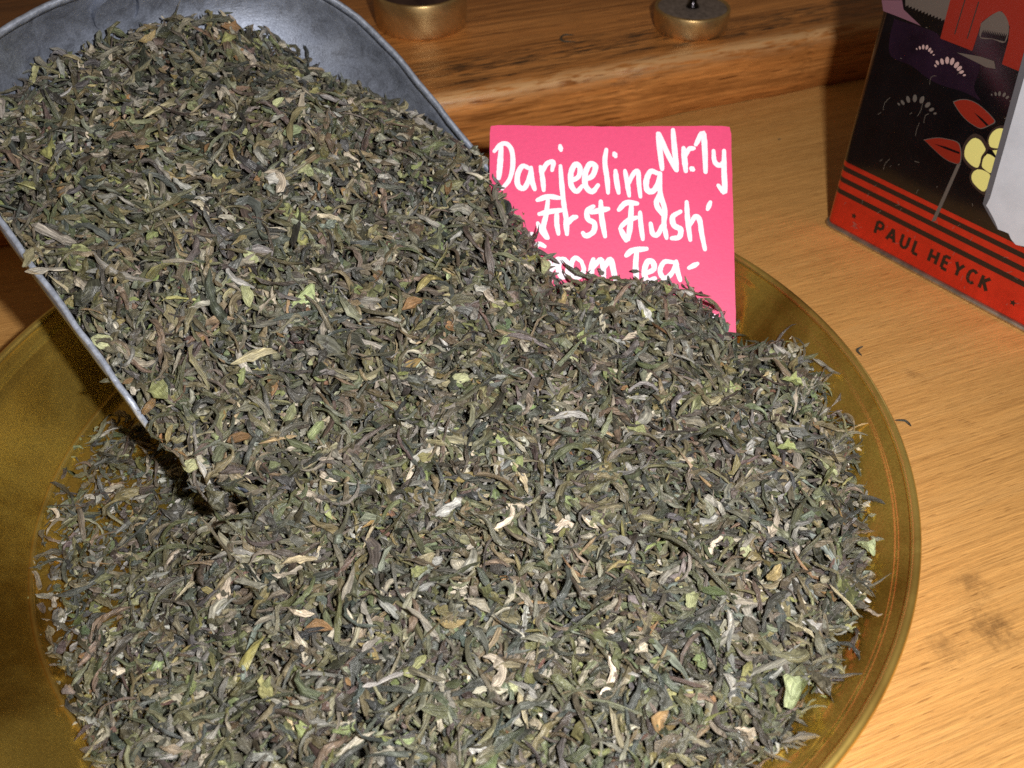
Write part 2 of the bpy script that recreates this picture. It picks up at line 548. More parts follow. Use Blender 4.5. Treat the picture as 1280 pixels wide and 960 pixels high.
# ================================================================== pink card
CARD_O = Vector((.055, .080, .031))
LEAN = R(48)
CU, CV = Vector((1, 0, 0)), Vector((0, math.sin(LEAN), math.cos(LEAN)))
CN = CU.cross(CV)
CARD = [[(-30.0,50.1),(-30.4,43.9),(-30.9,38.1)],[(-32.6,48.5),(-30.4,51.0),(-28.0,51.5),(-26.0,48.9),(-25.6,43.1),(-26.8,37.7),(-29.6,34.0)],[(-19.1,41.9),(-21.9,42.9),(-23.8,39.4),(-23.6,35.3),(-21.2,34.4),(-19.1,39.0),(-18.7,42.3)],[(-18.7,42.1),(-18.3,37.3),(-17.3,33.9)],[(-15.1,42.7),(-14.3,38.1),(-13.9,33.6)],[(-14.7,40.2),(-12.7,43.9),(-10.3,44.6),(-10.7,41.4)],[(-7.5,43.1),(-7.1,36.5),(-6.3,28.3),(-5.2,20.9),(-5.2,16.8)],[(-7.6,51.0),(-7.3,49.3)],[(-3.5,37.3),(-0.7,39.0),(-0.1,42.4),(-1.8,43.8),(-3.5,40.6),(-3.5,35.7),(-1.5,33.2),(0.7,35.3)],[(1.5,37.7),(4.6,39.4),(5.8,43.1),(3.6,43.9),(1.8,39.8),(2.1,35.3),(4.5,33.2),(6.7,35.7)],[(10.0,49.7),(9.4,44.7),(10.2,38.1),(10.5,32.8)],[(13.4,41.4),(13.8,37.3),(14.5,32.8)],[(13.0,48.2),(13.5,47.0)],[(17.0,41.4),(17.8,36.5),(18.5,31.6)],[(18.2,36.1),(20.2,40.2),(21.9,41.0),(22.2,36.5),(22.7,31.2)],[(29.5,40.2),(26.7,41.0),(25.0,37.3),(25.4,33.6),(27.8,33.6),(29.8,37.3),(30.1,40.2)],[(30.3,40.2),(30.2,32.4),(31.7,26.6),(31.4,20.9),(31.7,17.7)],[(30.0,32.4),(28.7,28.3),(30.9,24.2)],[(29.7,55.9),(30.4,48.9),(31.1,41.9)],[(30.1,55.9),(32.8,48.9),(36.3,41.4)],[(35.4,57.2),(35.9,49.7),(36.6,41.4)],[(39.3,50.1),(39.6,45.6),(40.0,41.0)],[(39.6,46.4),(41.3,49.5),(43.2,49.9)],[(42.1,42.1),(42.7,41.6)],[(44.0,51.4),(46.7,55.9),(47.3,48.9),(47.4,40.6)],[(50.6,48.9),(50.9,44.7),(52.7,43.1),(54.1,44.3)],[(54.6,48.9),(54.4,40.6),(54.4,32.8),(52.1,35.3)],[(-18.4,16.8),(-19.6,15.2)],[(-16.3,29.8),(-12.3,31.2),(-7.9,30.7)],[(-12.3,29.9),(-13.0,24.2),(-14.0,19.3),(-12.4,15.2)],[(-15.6,24.4),(-11.6,25.4),(-7.1,26.0)],[(-16.2,20.9),(-15.2,18.5),(-13.0,15.2)],[(-9.0,25.0),(-9.0,20.9),(-8.4,16.8)],[(-5.6,22.6),(-5.2,16.8)],[(-5.2,20.5),(-3.2,22.8),(-1.6,23.4)],[(4.9,27.5),(2.5,25.8),(2.8,22.6),(5.2,20.9),(4.8,17.7),(2.0,16.0),(0.8,17.2)],[(7.7,29.5),(8.0,23.4),(9.2,16.0)],[(4.1,25.2),(7.3,26.0),(10.5,26.6)],[(14.5,26.2),(17.3,28.9),(21.5,28.6)],[(19.3,28.3),(18.8,20.9),(17.9,14.8)],[(15.2,19.7),(18.0,22.1),(21.2,23.2)],[(15.0,18.9),(17.1,14.4)],[(22.5,25.2),(22.7,20.9),(23.4,14.8)],[(26.4,20.9),(27.2,16.8),(29.1,16.7),(30.8,20.1)],[(31.6,19.3),(32.3,15.2)],[(37.7,25.4),(34.8,23.4),(35.2,20.1),(37.6,18.5),(37.1,15.6),(34.3,15.1)],[(40.1,29.1),(40.4,21.7),(41.2,14.4)],[(41.2,20.1),(43.2,23.4),(44.8,22.1),(45.5,16.8),(46.6,10.7)],[(49.0,28.9),(47.9,26.2)],[(-13.6,12.0),(-15.8,12.9),(-17.6,10.7),(-16.4,7.1),(-13.6,4.7)],[(-11.6,6.3),(-11.3,-1.0)],[(-10.8,3.0),(-8.8,7.1),(-6.8,6.3)],[(-5.3,6.3),(-7.2,7.1),(-8.5,3.9),(-7.3,0.6),(-5.1,1.4),(-4.9,5.1),(-6.0,7.1)],[(0.3,6.3),(-2.2,7.7),(-3.7,4.7),(-2.9,1.0),(-0.5,0.5),(1.1,3.0),(0.2,6.3)],[(4.7,7.1),(3.9,3.0),(4.2,-0.6)],[(4.7,3.9),(7.5,7.1),(8.4,3.0),(8.6,-1.0)],[(8.7,3.9),(11.1,7.1),(12.2,3.0),(13.0,-1.0)],[(17.1,8.6),(19.5,10.5),(24.7,11.1)],[(21.1,10.3),(20.6,4.7),(20.9,-1.0)],[(24.6,1.8),(27.4,3.4),(27.0,6.1),(25.0,6.1),(23.8,2.2),(24.9,-1.0),(27.7,-0.2)],[(35.0,5.9),(31.4,6.1),(29.7,2.6),(31.3,-0.2),(34.1,1.8),(35.8,5.9)],[(35.8,6.3),(36.1,3.0),(37.2,-1.0)],[(40.5,3.7),(43.7,5.3)],[(48.9,-14.3),(50.4,-15.9),(49.6,-18.3)],[(52.2,-24.7),(53.0,-26.6)]]
def build_card():
    root = empty('price_card', CARD_O)
    tag(root, 'pink card with white handwriting standing in the tea', 'card')
    mat = Matrix((CU, CV, CN)).transposed()
    def P(u, v, w=0):                     # the card is slightly bowed and one corner curls
        bow = .0016 * math.sin((u + .0343) / .0918 * math.pi) + .0010 * max(0, (u - .03) / .0275) ** 2 * max(0, v / .0588)
        return mat @ Vector((u, v, w - bow))
    rng = random.Random(11)
    u0, u1, v0, v1, th = -.0343, .0575, -.0325, .0588, .0006
    N = 28
    g0, g1, ed = [], [], []
    for i in range(N + 1):
        for j in range(N + 1):
            u = u0 + (u1 - u0) * i / N; v = v0 + (v1 - v0) * j / N
            if i in (0, N): u += rng.uniform(-.0001, .0001)
            if j in (0, N): v += rng.uniform(-.0001, .0001)
            if i in (0, N) and j in (0, N): u *= .992; v *= .992
            g0.append(P(u, v, 0)); g1.append(P(u, v, -th))
    q = lambda i, j: i * (N + 1) + j
    fr = [(q(i, j), q(i + 1, j), q(i + 1, j + 1), q(i, j + 1)) for i in range(N) for j in range(N)]
    n = len(g0)
    link('card_sheet', mesh('card_sheet', g0 + g1, fr + [tuple(n + k for k in reversed(f)) for f in fr]), M_card, root, True)
    loop = [q(i, 0) for i in range(N)] + [q(N, j) for j in range(N)] + [q(i, N) for i in range(N, 0, -1)] + [q(0, j) for j in range(N, 0, -1)]
    m = len(loop)
    link('card_edge', mesh('card_edge', [g0[k] for k in loop] + [g1[k] for k in loop], [(i, m + i, m + (i + 1) % m, (i + 1) % m) for i in range(m)]), M_cardedge, root)
    lines = [CARD[:18], CARD[18:27], CARD[27:49], CARD[49:]]
    for ln in lines:
        st = [[(x / 1000, y / 1000) for x, y in s] for s in ln]
        vs, fs = stroke_mesh(st, .00195, .00008, rng=rng, ends=.78)
        link('handwriting', mesh('handwriting', [P(*v) for v in vs], fs), M_ink, root)
build_card()

# ================================================================== tea tin
TIN_O, TIN_ANG = (.17442, .16168, 0), R(-51.69)
TIN_W, TIN_DP, TIN_H, TIN_R = .112, .085, .165, .004
DEC = {
 'leaf1': [(38.23,75.72),(40.25,77.31),(43.23,78.46),(46.56,78.53),(50.25,77.55),(53.67,76.09),(55.64,74.66),(54.13,72.63),(51.63,70.38),(48.67,70.41),(44.92,71.37),(41.77,73.0),(39.5,74.58)] ,
 'leaf2': [(31.53,56.91),(35.86,59.6),(39.91,60.87),(45.55,61.11),(48.32,54.52),(45.26,53.16),(41.1,53.53),(36.5,55.06),(33.32,56.35)] ,
 'vein1': [(46.99,75.06),(50.69,74.09),(54.13,72.63),(53.54,71.98),(50.09,73.44)] ,
 'vein2': [(35.78,57.17),(40.89,58.04),(46.99,58.28),(47.06,57.45),(41.22,57.09)] ,
 'p1': [(51.05,66.19),(49.77,65.02),(48.7,62.02),(48.88,59.1),(50.05,57.03),(52.73,55.61),(54.99,55.31),(56.03,56.0),(56.02,58.36),(55.71,60.37),(56.36,63.19),(55.46,64.49),(53.21,66.05)] ,
 'p2': [(61.03,73.82),(58.44,73.17),(56.71,71.23),(56.07,68.5),(56.69,66.27),(58.12,65.21),(61.39,66.4),(61.4,69.09)] ,
 'p3': [(58.88,64.28),(61.31,65.54),(61.43,62.45)] ,
 'p4': [(57.56,62.23),(56.71,59.95),(57.11,57.13),(58.07,56.26),(61.58,55.91),(61.49,61.21),(59.2,62.32)] ,
 'p5': [(56.0,54.9),(54.87,53.29),(54.87,50.88),(56.95,48.74),(61.6,47.81),(61.7,54.45),(58.34,55.52)] ,
 'stem': [(47.57,53.53),(48.9,54.12),(46.94,26.59),(45.32,25.77)] ,
 'label': [(60.15,89.55),(63.68,46.58),(63.35,42.83),(65.26,42.32),(67.73,40.28),(69.8,38.4),(72.1,35.91),(74.05,36.17),(76.37,36.28),(78.03,34.57),(80.53,33.31),(83.25,34.02),(89.02,36.02),(99.28,34.34),(78.13,93.31)] ,
 'purple': [(4.57,97.24),(21.69,97.84),(26.23,96.33),(39.03,95.26),(43.41,92.01),(43.87,83.67),(47.73,80.16),(40.99,80.73),(30.51,79.97),(24.02,80.77),(17.05,82.73),(7.55,83.24),(4.91,89.32)] ,
 'mauve': [(-2.74,102.29),(5.69,104.79),(7.37,101.73),(16.15,98.17),(11.95,98.34),(4.87,98.55),(-0.88,98.61)] ,
 'grey': [(5.92,108.39),(24.72,113.82),(24.98,101.86),(16.21,102.06),(7.83,102.46)] ,
 'red': [(24.43,113.74),(60.63,124.21),(72.72,94.39),(50.97,95.26),(50.23,103.66),(49.05,108.34),(44.48,112.47),(41.59,110.47),(38.65,106.74),(38.74,96.05),(25.24,96.3)] ,
 'arch': [(38.55,106.14),(41.63,110.37),(44.58,112.22),(48.59,108.76),(49.35,102.8),(44.6,102.38),(39.96,101.43)] ,
 'streak': [(33.15,93.55),(42.25,95.17),(47.84,95.34),(49.37,92.92),(45.85,92.27),(39.22,92.94)] ,
}
ARCS = [
 ([(17.26,89.57),(18.39,90.38),(19.66,91.12),(21.12,91.48),(22.52,90.98),(23.52,90.46),(24.71,89.76)], .9, 'p'),
 ([(26.69,86.12),(27.05,87.49),(28.73,88.5),(30.55,89.63),(32.58,89.91),(34.67,89.24),(36.15,88.42),(37.41,87.46),(38.84,86.75)], 1.35, 'p'),
 ([(16.51,66.52),(17.95,67.75),(19.83,69.8),(22.45,71.26),(25.48,71.77),(28.42,70.8),(30.56,69.66),(32.41,68.75)], 1.5, 'd'),
 ([(51.25,83.67),(52.53,84.46),(53.87,85.08),(55.65,85.33),(57.08,84.84),(58.62,84.03)], .9, 'd')]
def build_tin():
    root = empty('tea_tin', TIN_O, TIN_ANG)
    tag(root, 'black and red lacquered metal tea tin with flower print', 'tin')
    def ring(off):
        r = TIN_R + off
        x0, x1, y0, y1 = -.0025 - off, TIN_W + off, -off, TIN_DP + off
        pts = []
        for cx, cy, a0 in ((x1 - r, y0 + r, -90), (x1 - r, y1 - r, 0), (x0 + r, y1 - r, 90), (x0 + r, y0 + r, 180)):
            for k in range(7):
                a = R(a0 + 90 * k / 6)
                pts.append((cx + r * math.cos(a), cy + r * math.sin(a)))
        return pts
    def prism(name, levels, mats, midx=None, cap=True):
        vs, fs, mi = [], [], []
        for off, z in levels:
            vs += [(x, y, z) for x, y in ring(off)]
        n = 28
        for i in range(len(levels) - 1):
            for k in range(n):
                l = (k + 1) % n
                fs.append((i * n + k, i * n + l, (i + 1) * n + l, (i + 1) * n + k)); mi.append(midx[i] if midx else 0)
        if cap:
            fs.append(tuple(range(n - 1, -1, -1))); mi.append(0)
            fs.append(tuple((len(levels) - 1) * n + k for k in range(n))); mi.append(midx[-1] if midx else 0)
        me = mesh(name, vs, fs)
        for m in mats: me.materials.append(m)
        me.polygons.foreach_set('material_index', mi)
        me.polygons.foreach_set('use_smooth', [True] * len(me.polygons))
        o = link(name, me, None, root)
        md = o.modifiers.new('edges', 'EDGE_SPLIT'); md.split_angle = R(32)
        return o
    zs = [.0012, .0178, .0202, .0235, .0259, .0288, .0311, .0332, .150]
    prism('body', [(0, z) for z in zs], [M_tinblack, M_tinred, M_tinstripe], [1, 2, 1, 2, 1, 2, 1, 0])
    prism('base_rim', [(.0002, 0), (.0011, .0005), (.0013, .0013), (.0009, .0021), (.0002, .0024)], [M_rimmetal])
    prism('lid', [(.0006, .146), (.0009, .1465), (.0009, .163), (.0003, .165)], [M_tinblack])
    lay = [0]
    def decal(name, pts, mat, layer, th=0.0):
        y = -.00004 - layer * .00003
        pts = [(a / 1000, b / 1000) for a, b in pts]
        vs = [(a, y - th, b) for a, b in pts]
        n = len(vs)
        if th:
            vs += [(a, y, b) for a, b in pts]
            fs = [tuple(range(n))] + [(i, i + n, (i + 1) % n + n, (i + 1) % n) for i in range(n)]
        else:
            fs = [tuple(range(n))]
        me = mesh(name, vs, fs)
        bm = bmesh.new(); bm.from_mesh(me)
        for f in bm.faces:
            if abs(f.normal.y) > .9 and f.normal.y > 0: f.normal_flip()
        bmesh.ops.triangulate(bm, faces=[f for f in bm.faces if len(f.verts) > 4])
        bm.to_mesh(me); bm.free()
        return link(name, me, mat, root)
    def smooth(pts):
        c = catmull(pts + [pts[0]], 4)
        return [tuple(p) for p in c[:-1]]
    decal('purple_print', smooth(DEC['purple']), M_purple, 0)
    decal('mauve_print', DEC['mauve'], M_mauve, 1)
    g = DEC['grey']
    comb = list(g[:3])
    for k in range(13):                       # ragged grass fringe under the grey sky
        t = k / 12
        a = np.array(g[2]) * (1 - t) + np.array(g[4]) * t
        comb += [(a[0], a[1] + .5), (a[0] - .35, a[1] + 1.5)]
    decal('grey_print', comb, M_greyprint, 1)
    decal('gate_print', DEC['red'], M_redprint, 2)
    decal('gate_arch_print', smooth(DEC['arch']), M_greyprint, 3)
    ad = DEC['arch']
    spk = [(ad[6][0] + .15, ad[6][1] + .2), (ad[5][0], ad[5][1] + .2), (ad[4][0] - .2, ad[4][1] + .2)]
    top = []
    for k in range(15):
        t = k / 14
        a = np.array(spk[2]) * (1 - t) + np.array(spk[0]) * t
        top += [(a[0], a[1] + 1.6), (a[0] - .25, a[1] + 3.0)]
    decal('grass_print', spk + top, M_tinblack, 4)
    for a in (30.0, 35.2):
        decal('gate_line_print', [(a, 99.5), (a + .45, 99.6), (a + .25, 113), (a - .2, 113)], M_brownout, 3)
    decal('pale_streak_print', DEC['streak'], M_greyprint, 3)
    for pts, sz, kd in ARCS:
        cx = sum(p[0] for p in pts) / len(pts); cz = min(p[1] for p in pts) - 3
        for i, p in enumerate(pts):
            a = math.atan2(p[1] - cz, p[0] - cx)
            s = sz * (1 - .55 * abs(2 * i / (len(pts) - 1) - 1) ** 2)
            el = []
            for k in range(10):
                q = 2 * math.pi * k / 10
                x, y = s * 1.05 * math.cos(q), s * .62 * math.sin(q)
                el.append((p[0] + x * math.cos(a) - y * math.sin(a), p[1] + x * math.sin(a) + y * math.cos(a)))
            decal('petal_print', el, M_pinkpetal if kd == 'p' else M_dimpetal, 4)
    for k in ('leaf1', 'leaf2'):
        c = np.mean(DEC[k], axis=0)
        decal('leaf_outline_print', smooth([tuple(c + (np.array(p) - c) * 1.05) for p in DEC[k]]), M_dimpetal, 2)
        decal('leaf_print', smooth(DEC[k]), M_redprint, 3)
    decal('leaf_vein_print', DEC['vein1'], M_tinblack, 4); decal('leaf_vein_print', DEC['vein2'], M_tinblack, 4)
    for k, sc_ in (('p1', 1.28), ('p2', 1.28), ('p5', 1.28)):
        c = np.mean(DEC[k], axis=0)
        decal('petal_outline_print', smooth([tuple(c + (np.array(p) - c) * sc_) for p in DEC[k]]), M_brownout, 5 + int(k[1]))
    for k in ('p1', 'p2', 'p3', 'p4', 'p5'):
        decal('flower_petal_print', smooth(DEC[k]) if k != 'p3' else DEC[k], M_yellow, 12)
    decal('stalk_print', DEC['stem'], M_dimpetal, 2)
    # torn white paper label, the shade along its edge painted as a grey strip
    lb = [(58.9, 112.0)] + [(p[0] + 1.0, p[1]) for p in DEC['label'][1:3]] + DEC['label'][3:-1] + [(78.0, 112.0)]
    decal('label_edge_shade', [(lb[0][0] - 2.6, lb[0][1] - .6), (lb[1][0] - 2.3, lb[1][1] - .6), (lb[2][0] - 1.6, lb[2][1]), (lb[3][0] - .6, lb[3][1] - 1.2), (lb[5][0] - .8, lb[5][1] - .8), (lb[6][0] - .3, lb[6][1] - .4), lb[6], lb[4], lb[2], lb[1], lb[0]], M_greyedge, 13)
    decal('torn_paper_label', [p if p[0] < 100 else (100, p[1]) for p in lb], M_paper, 15, th=.00025)
    # lettering
    G = {'P': [[(0, 0), (0, 1)], [(0, 1), (.35, 1), (.5, .88), (.5, .62), (.35, .48), (0, .48)]],
         'A': [[(0, 0), (.32, 1)], [(.32, 1), (.64, 0)], [(.12, .3), (.52, .3)]],
         'U': [[(0, 1), (0, .3), (.1, .06), (.27, 0), (.44, .06), (.54, .3), (.54, 1)]],
         'L': [[(0, 1), (0, 0)], [(0, 0), (.42, 0)]],
         'H': [[(0, 0), (0, 1)], [(.54, 0), (.54, 1)], [(0, .5), (.54, .5)]],
         'E': [[(0, 0), (0, 1)], [(0, 1), (.44, 1)], [(0, .52), (.38, .52)], [(0, 0), (.44, 0)]],
         'Y': [[(0, 1), (.29, .5)], [(.58, 1), (.29, .5)], [(.29, .5), (.29, 0)]],
         'C': [[(.52, .86), (.38, .98), (.2, .98), (.05, .8), (0, .5), (.05, .2), (.2, .02), (.38, .02), (.52, .14)]],
         'K': [[(0, 0), (0, 1)], [(.5, 1), (.02, .46)], [(.14, .58), (.54, 0)]]}
    wid = {'P': .5, 'A': .64, 'U': .54, 'L': .42, 'H': .54, 'E': .44, 'Y': .58, 'C': .52, 'K': .54}
    h = 5.9
    def word(w, xa, xb, zb):
        tot = sum(wid[c] for c in w)
        gap = ((xb - xa) / h - tot) / (len(w) - 1)
        x = xa
        st = []
        for c in w:
            for s in G[c]:
                st.append([(x + px * h, zb + py * h) for px, py in s])
            x += (wid[c] + gap) * h
        return st
    for w, xa, xb in (('PAUL', 22.6, 44.2), ('HEYCK', 49.6, 76.6)):
        vs, fs = stroke_mesh(word(w, xa, xb, 8.35), 1.45, 0, dz=0, zstep=0, round_cap=False, sub=1)
        # widen the run ends so that corners meet
        vv = []
        for i, v in enumerate(vs):
            vv.append((v[0] / 1000, -.00005 - (i // 2) * 2e-6, v[1] / 1000))
        link('lettering', mesh('lettering', vv, fs), M_tinstripe, root)
    for sx, sz in ((10.75, 11.0), (88.1, 9.3)):
        pts = [(sx + (1.5 if k % 2 == 0 else .75) * math.sin(math.pi * k / 5), sz + (1.5 if k % 2 == 0 else .75) * math.cos(math.pi * k / 5)) for k in range(10)]
        decal('star_print', pts, M_tinstripe, 1)
    rng = random.Random(8)
    st = []
    for k in range(58):                       # scratches down to bare metal
        x, z = rng.uniform(3, 95), (rng.uniform(4, 30) if rng.random() < .62 else rng.uniform(34, 100))
        if x > 60 and z > 34: continue
        a = rng.gauss(1.2, .6); l = rng.uniform(.4, 2.6)
        st.append([(x, z), (x + l * .5 * math.cos(a) + rng.uniform(-.2, .2), z + l * .5 * math.sin(a)), (x + l * math.cos(a), z + l * math.sin(a))])
    for k in range(6):                        # long hairlines in the black
        x, z = rng.uniform(4, 40), rng.uniform(36, 80)
        st.append([(x, z), (x + rng.uniform(-.5, .8), z + 3), (x + rng.uniform(-.5, 1.5), z + rng.uniform(4, 9))])
    for k in range(16):                       # a rubbed patch beside the first letter
        x, z = rng.gauss(12.5, 1.5), rng.gauss(7.2, 1.1)
        st.append([(x, z), (x + rng.uniform(.3, 1.6), z + rng.uniform(-.6, .6))])
    vs, fs = stroke_mesh(st, .10, 0, dz=0, zstep=0, round_cap=False, sub=2, rng=rng)
    link('scratches', mesh('scratches', [(v[0] / 1000, -.00012 - (i % 40) * 3e-6, v[1] / 1000) for i, v in enumerate(vs)], fs), M_scratch, root)
build_tin()

# ================================================================== brass weights on the plank
def build_weight(loc, r, h, taper, topmat, label, knob):
    root = empty('brass_weight', loc)
    tag(root, label, 'weight', 'brass weights on the plank')
    lathe('body', [(0, 0), (r - taper - .0010, 0), (r - taper - .0003, .0004), (r - taper, .0012), (r - taper * .2, h * .3), (r, h * .6), (r, h - .0009), (r - .0003, h - .0003), (r - .001, h), (r - .0016, h - .0002), (r - .0017, h - .0012), (0, h - .0012)], 96, M_weight, root)
    lathe('top_face', [(r - .0019, h - .0009), (r * .5, h - .0007), (r * .2, h - .0006), (0, h - .0006)], 64, topmat, root)
    k = knob
    lathe('knob', [(0, h - .0006), (.0042 * k, h - .0006), (.0036 * k, h + .0006), (.0022 * k, h + .0022), (.0021 * k, h + .004), (.0032 * k, h + .0052), (.0052 * k, h + .0072), (.0058 * k, h + .0092), (.0050 * k, h + .0115), (.0028 * k, h + .0128), (0, h + .0132)], 40, M_knob, root)
build_weight((-.0205, .3116, .0339), .0252, .0188, .0006, M_wtop, 'larger brass weight with dark top beside the scoop', 1.0)
build_weight((.1262, .3058, .0339), .0203, .0118, .0009, M_wtop2, 'smaller low brass weight with dark knob above the pink card', .85)

# ================================================================== loose tea
rs = np.random.RandomState(42)

def smooth01(a, b, x):
    t = np.clip((x - a) / (b - a), 0, 1)
    return t * t * (3 - 2 * t)

_ph = rs.uniform(0, 6.28, (14, 2)); _fr = rs.normal(0, 1, (14, 2)); _fr /= np.linalg.norm(_fr, axis=1)[:, None]
_am = rs.uniform(70, 330, 14)
def lumps(x, y):
    z = 0
    for k in range(14):
        z = z + np.sin((x * _fr[k, 0] + y * _fr[k, 1]) * _am[k] + _ph[k, 0]) * (60 / _am[k])
    return z * .0011

def plan(x, y):
    dx, dy = x - SM[0], y - SM[1]
    return dx * SA[0] + dy * SA[1], dx * SE[0] + dy * SE[1] - S_C

def pour(t, s):
    """the sliding tongue of tea from the scoop's mouth onwards"""
    tp = np.maximum(t, 0)
    z = np.maximum(.0550 - .40 * tp, .0365 - .13 * np.maximum(tp - .046, 0))
    sL = np.where(t < .046, -.072, -.072 + .75 * (t - .046))
    z = z - np.where(t < .046, 1.2, 1.1) * np.maximum(sL - s, 0)
    return z - .85 * np.maximum(s - (.073 - .42 * tp), 0)

def bowl_tea(x, y):
    """height of the tea in the bowl"""
    t, s = plan(x, y)
    zc = pour(t, s) - 1.6 * np.maximum(-t, 0)
    zc = np.where((s < -.066) & (t < .048), 0, zc)
    base = .0080 + .0150 * smooth01(-.090, .005, x - .15 * y)
    base = base + .0100 * np.exp(-(((x - .066) / .034) ** 4 + ((y - .070) / .018) ** 2))
    base = base - .0095 * np.exp(-(((x - .115) / .010) ** 2 + ((y - .060) / .014) ** 2))
    k = .004
    h = np.clip(.5 + .5 * (zc - base) / k, 0, 1)
    z = base * (1 - h) + zc * h + k * h * (1 - h)
    return z + lumps(x, y) * smooth01(.008, .02, z)

def scoop_tea(x, y):
    t, s = plan(x, y)
    b = -t / S_CO
    xx = s / S_W
    z = S_Z0 + b * S_SI + .0040 - .0150 * smooth01(.35, 1.0, xx) * smooth01(.010, .060, b) - .0045 * smooth01(.6, 1.0, -xx) - .020 * smooth01(.045, .115, b)
    w = smooth01(-.012, .022, t)
    return z * (1 - w) + pour(t, s) * w + lumps(x, y) * .8

def in_scoop(x, y, zt, clear=.0015):
    t, s = plan(x, y)
    zi, b = scoop_inner_z(t, s)
    k = scoop_k(np.clip(b, 0, 1))
    ok = (np.abs(s) < S_W * k - .0012 + .0025 * smooth01(.004, .012, t)) & (b < S_B0 + S_LB * .78) & (t < .043)
    return ok & (zt > zi + clear)

def grad(fn, x, y, e=.0015):
    gx = (fn(x + e, y) - fn(x - e, y)) / (2 * e); gy = (fn(x, y + e) - fn(x, y - e)) / (2 * e)
    n = np.stack([-gx, -gy, np.ones_like(gx)], -1)
    return n / np.linalg.norm(n, axis=1)[:, None]

# ---- leaf shapes: arrays of vertices (N, rows, cols, 3), tints and uvs
PAL = np.array([  # linear colours
    (.052, .054, .046), (.070, .072, .062), (.090, .088, .066), (.105, .098, .060), (.125, .110, .070), (.080, .066, .060),
    (.100, .085, .078), (.060, .066, .066), (.085, .088, .088), (.140, .120, .085), (.110, .115, .075), (.075, .080, .050),
    (.17, .155, .115), (.19, .18, .15), (.15, .15, .145), (.20, .17, .12)]) * np.array([1.14, 1.13, 1.00])
PALG = np.array([(.24, .27, .115), (.30, .33, .15), (.20, .22, .10), (.27, .25, .10), (.36, .38, .21), (.19, .22, .12), (.31, .27, .12)])
PALB = np.array([(.25, .14, .075), (.30, .17, .085), (.20, .12, .085), (.33, .22, .10), (.19, .12, .10)])
PALW = np.array([(.46, .42, .33), (.38, .36, .30), (.54, .48, .37), (.33, .32, .28), (.42, .41, .38)])
PALC = np.array([(.50, .38, .22), (.58, .50, .33), (.42, .35, .16), (.62, .58, .48)])

def pick(pal, n, var=.42):
    c = pal[rs.randint(0, len(pal), n)]
    j = np.where(c.mean(1, keepdims=True) > .3, .03, .11)
    return c * rs.uniform(1 - var, 1 + var, (n, 1)) * (1 + rs.uniform(-1, 1, (n, 3)) * j)

def rolled(n, L, W, nr, nc, flat=(.35, .8), kap=1.0, tw=1.2, taper=.62, groove=True, col=None):
    v = np.linspace(-1, 1, nr)
    L = L[:, None]; W = W[:, None]
    asym = rs.uniform(-.35, .35, (n, 1))
    vv = v[None] + asym * (1 - v[None] ** 2)
    w = W * .5 * np.clip(1 - np.abs(vv) ** 2.6, 0, 1) ** taper + W * .07
    w = w * (1 + rs.normal(0, .17, (n, nr)))
    k1 = rs.normal(0, .75, (n, 1)) * kap; k2 = rs.normal(0, .55, (n, 1)) * kap; k3 = rs.normal(0, .35, (n, 1)) * kap
    hook = (rs.rand(n, 1) < .16) * rs.uniform(-1.9, 1.9, (n, 1)) * kap
    head = k1 * v + k2 * (v ** 2 - .33) + hook * np.clip(v, 0, 1) ** 2 * 1.2 + rs.normal(0, .09, (n, nr)) * kap
    pit = k3 * v + rs.normal(0, .25, (n, 1)) * kap * (v ** 2 - .33) + rs.normal(0, .07, (n, nr)) * kap
    ds = L / (nr - 1)
    T = np.stack([np.cos(head) * np.cos(pit), np.sin(head) * np.cos(pit), np.sin(pit)], -1)
    cen = np.concatenate([np.zeros((n, 1, 3)), np.cumsum((T[:, 1:] + T[:, :-1]) * .5 * ds[..., None], 1)], 1)
    cen = cen - cen.mean(1, keepdims=True)
    up = np.array([0, 0, 1.0])
    B = np.cross(up[None, None], T); B /= np.linalg.norm(B, axis=2)[..., None]
    Nn = np.cross(T, B)
    th = 2 * np.pi * np.arange(nc) / nc
    rad = rs.uniform(.55, 1.2, (n, 1, nc)) * (1 + rs.normal(0, .2, (n, nr, nc)))
    if groove:
        g = rs.randint(0, nc, n)
        rad[np.arange(n), :, g] *= .32
    fl = rs.uniform(*flat, (n, 1, 1))
    tws = rs.normal(0, tw, (n, 1)) * v[None] + rs.uniform(0, 6.28, (n, 1)) * 0
    cy = np.cos(th)[None, None] * rad; cz = np.sin(th)[None, None] * rad * fl
    ct, st = np.cos(tws)[..., None], np.sin(tws)[..., None]
    a = (cy * ct - cz * st) * w[..., None]; b = (cy * st + cz * ct) * w[..., None]
    V = cen[:, :, None] + a[..., None] * B[:, :, None] + b[..., None] * Nn[:, :, None]
    tint = col[:, None, None] * rs.uniform(.72, 1.32, (n, 1, nc, 1)) * rs.uniform(.85, 1.15, (n, nr, 1, 1))
    uv = np.zeros((n, nr, nc, 2))
    uv[..., 0] = (np.arange(nc) / nc * 1.0)[None, None] + rs.uniform(0, 40, (n, 1, 1))
    uv[..., 1] = (v * .5)[None, :, None] * (L / .004)[..., None] + rs.uniform(0, 40, (n, 1, 1))
    return V, tint, uv

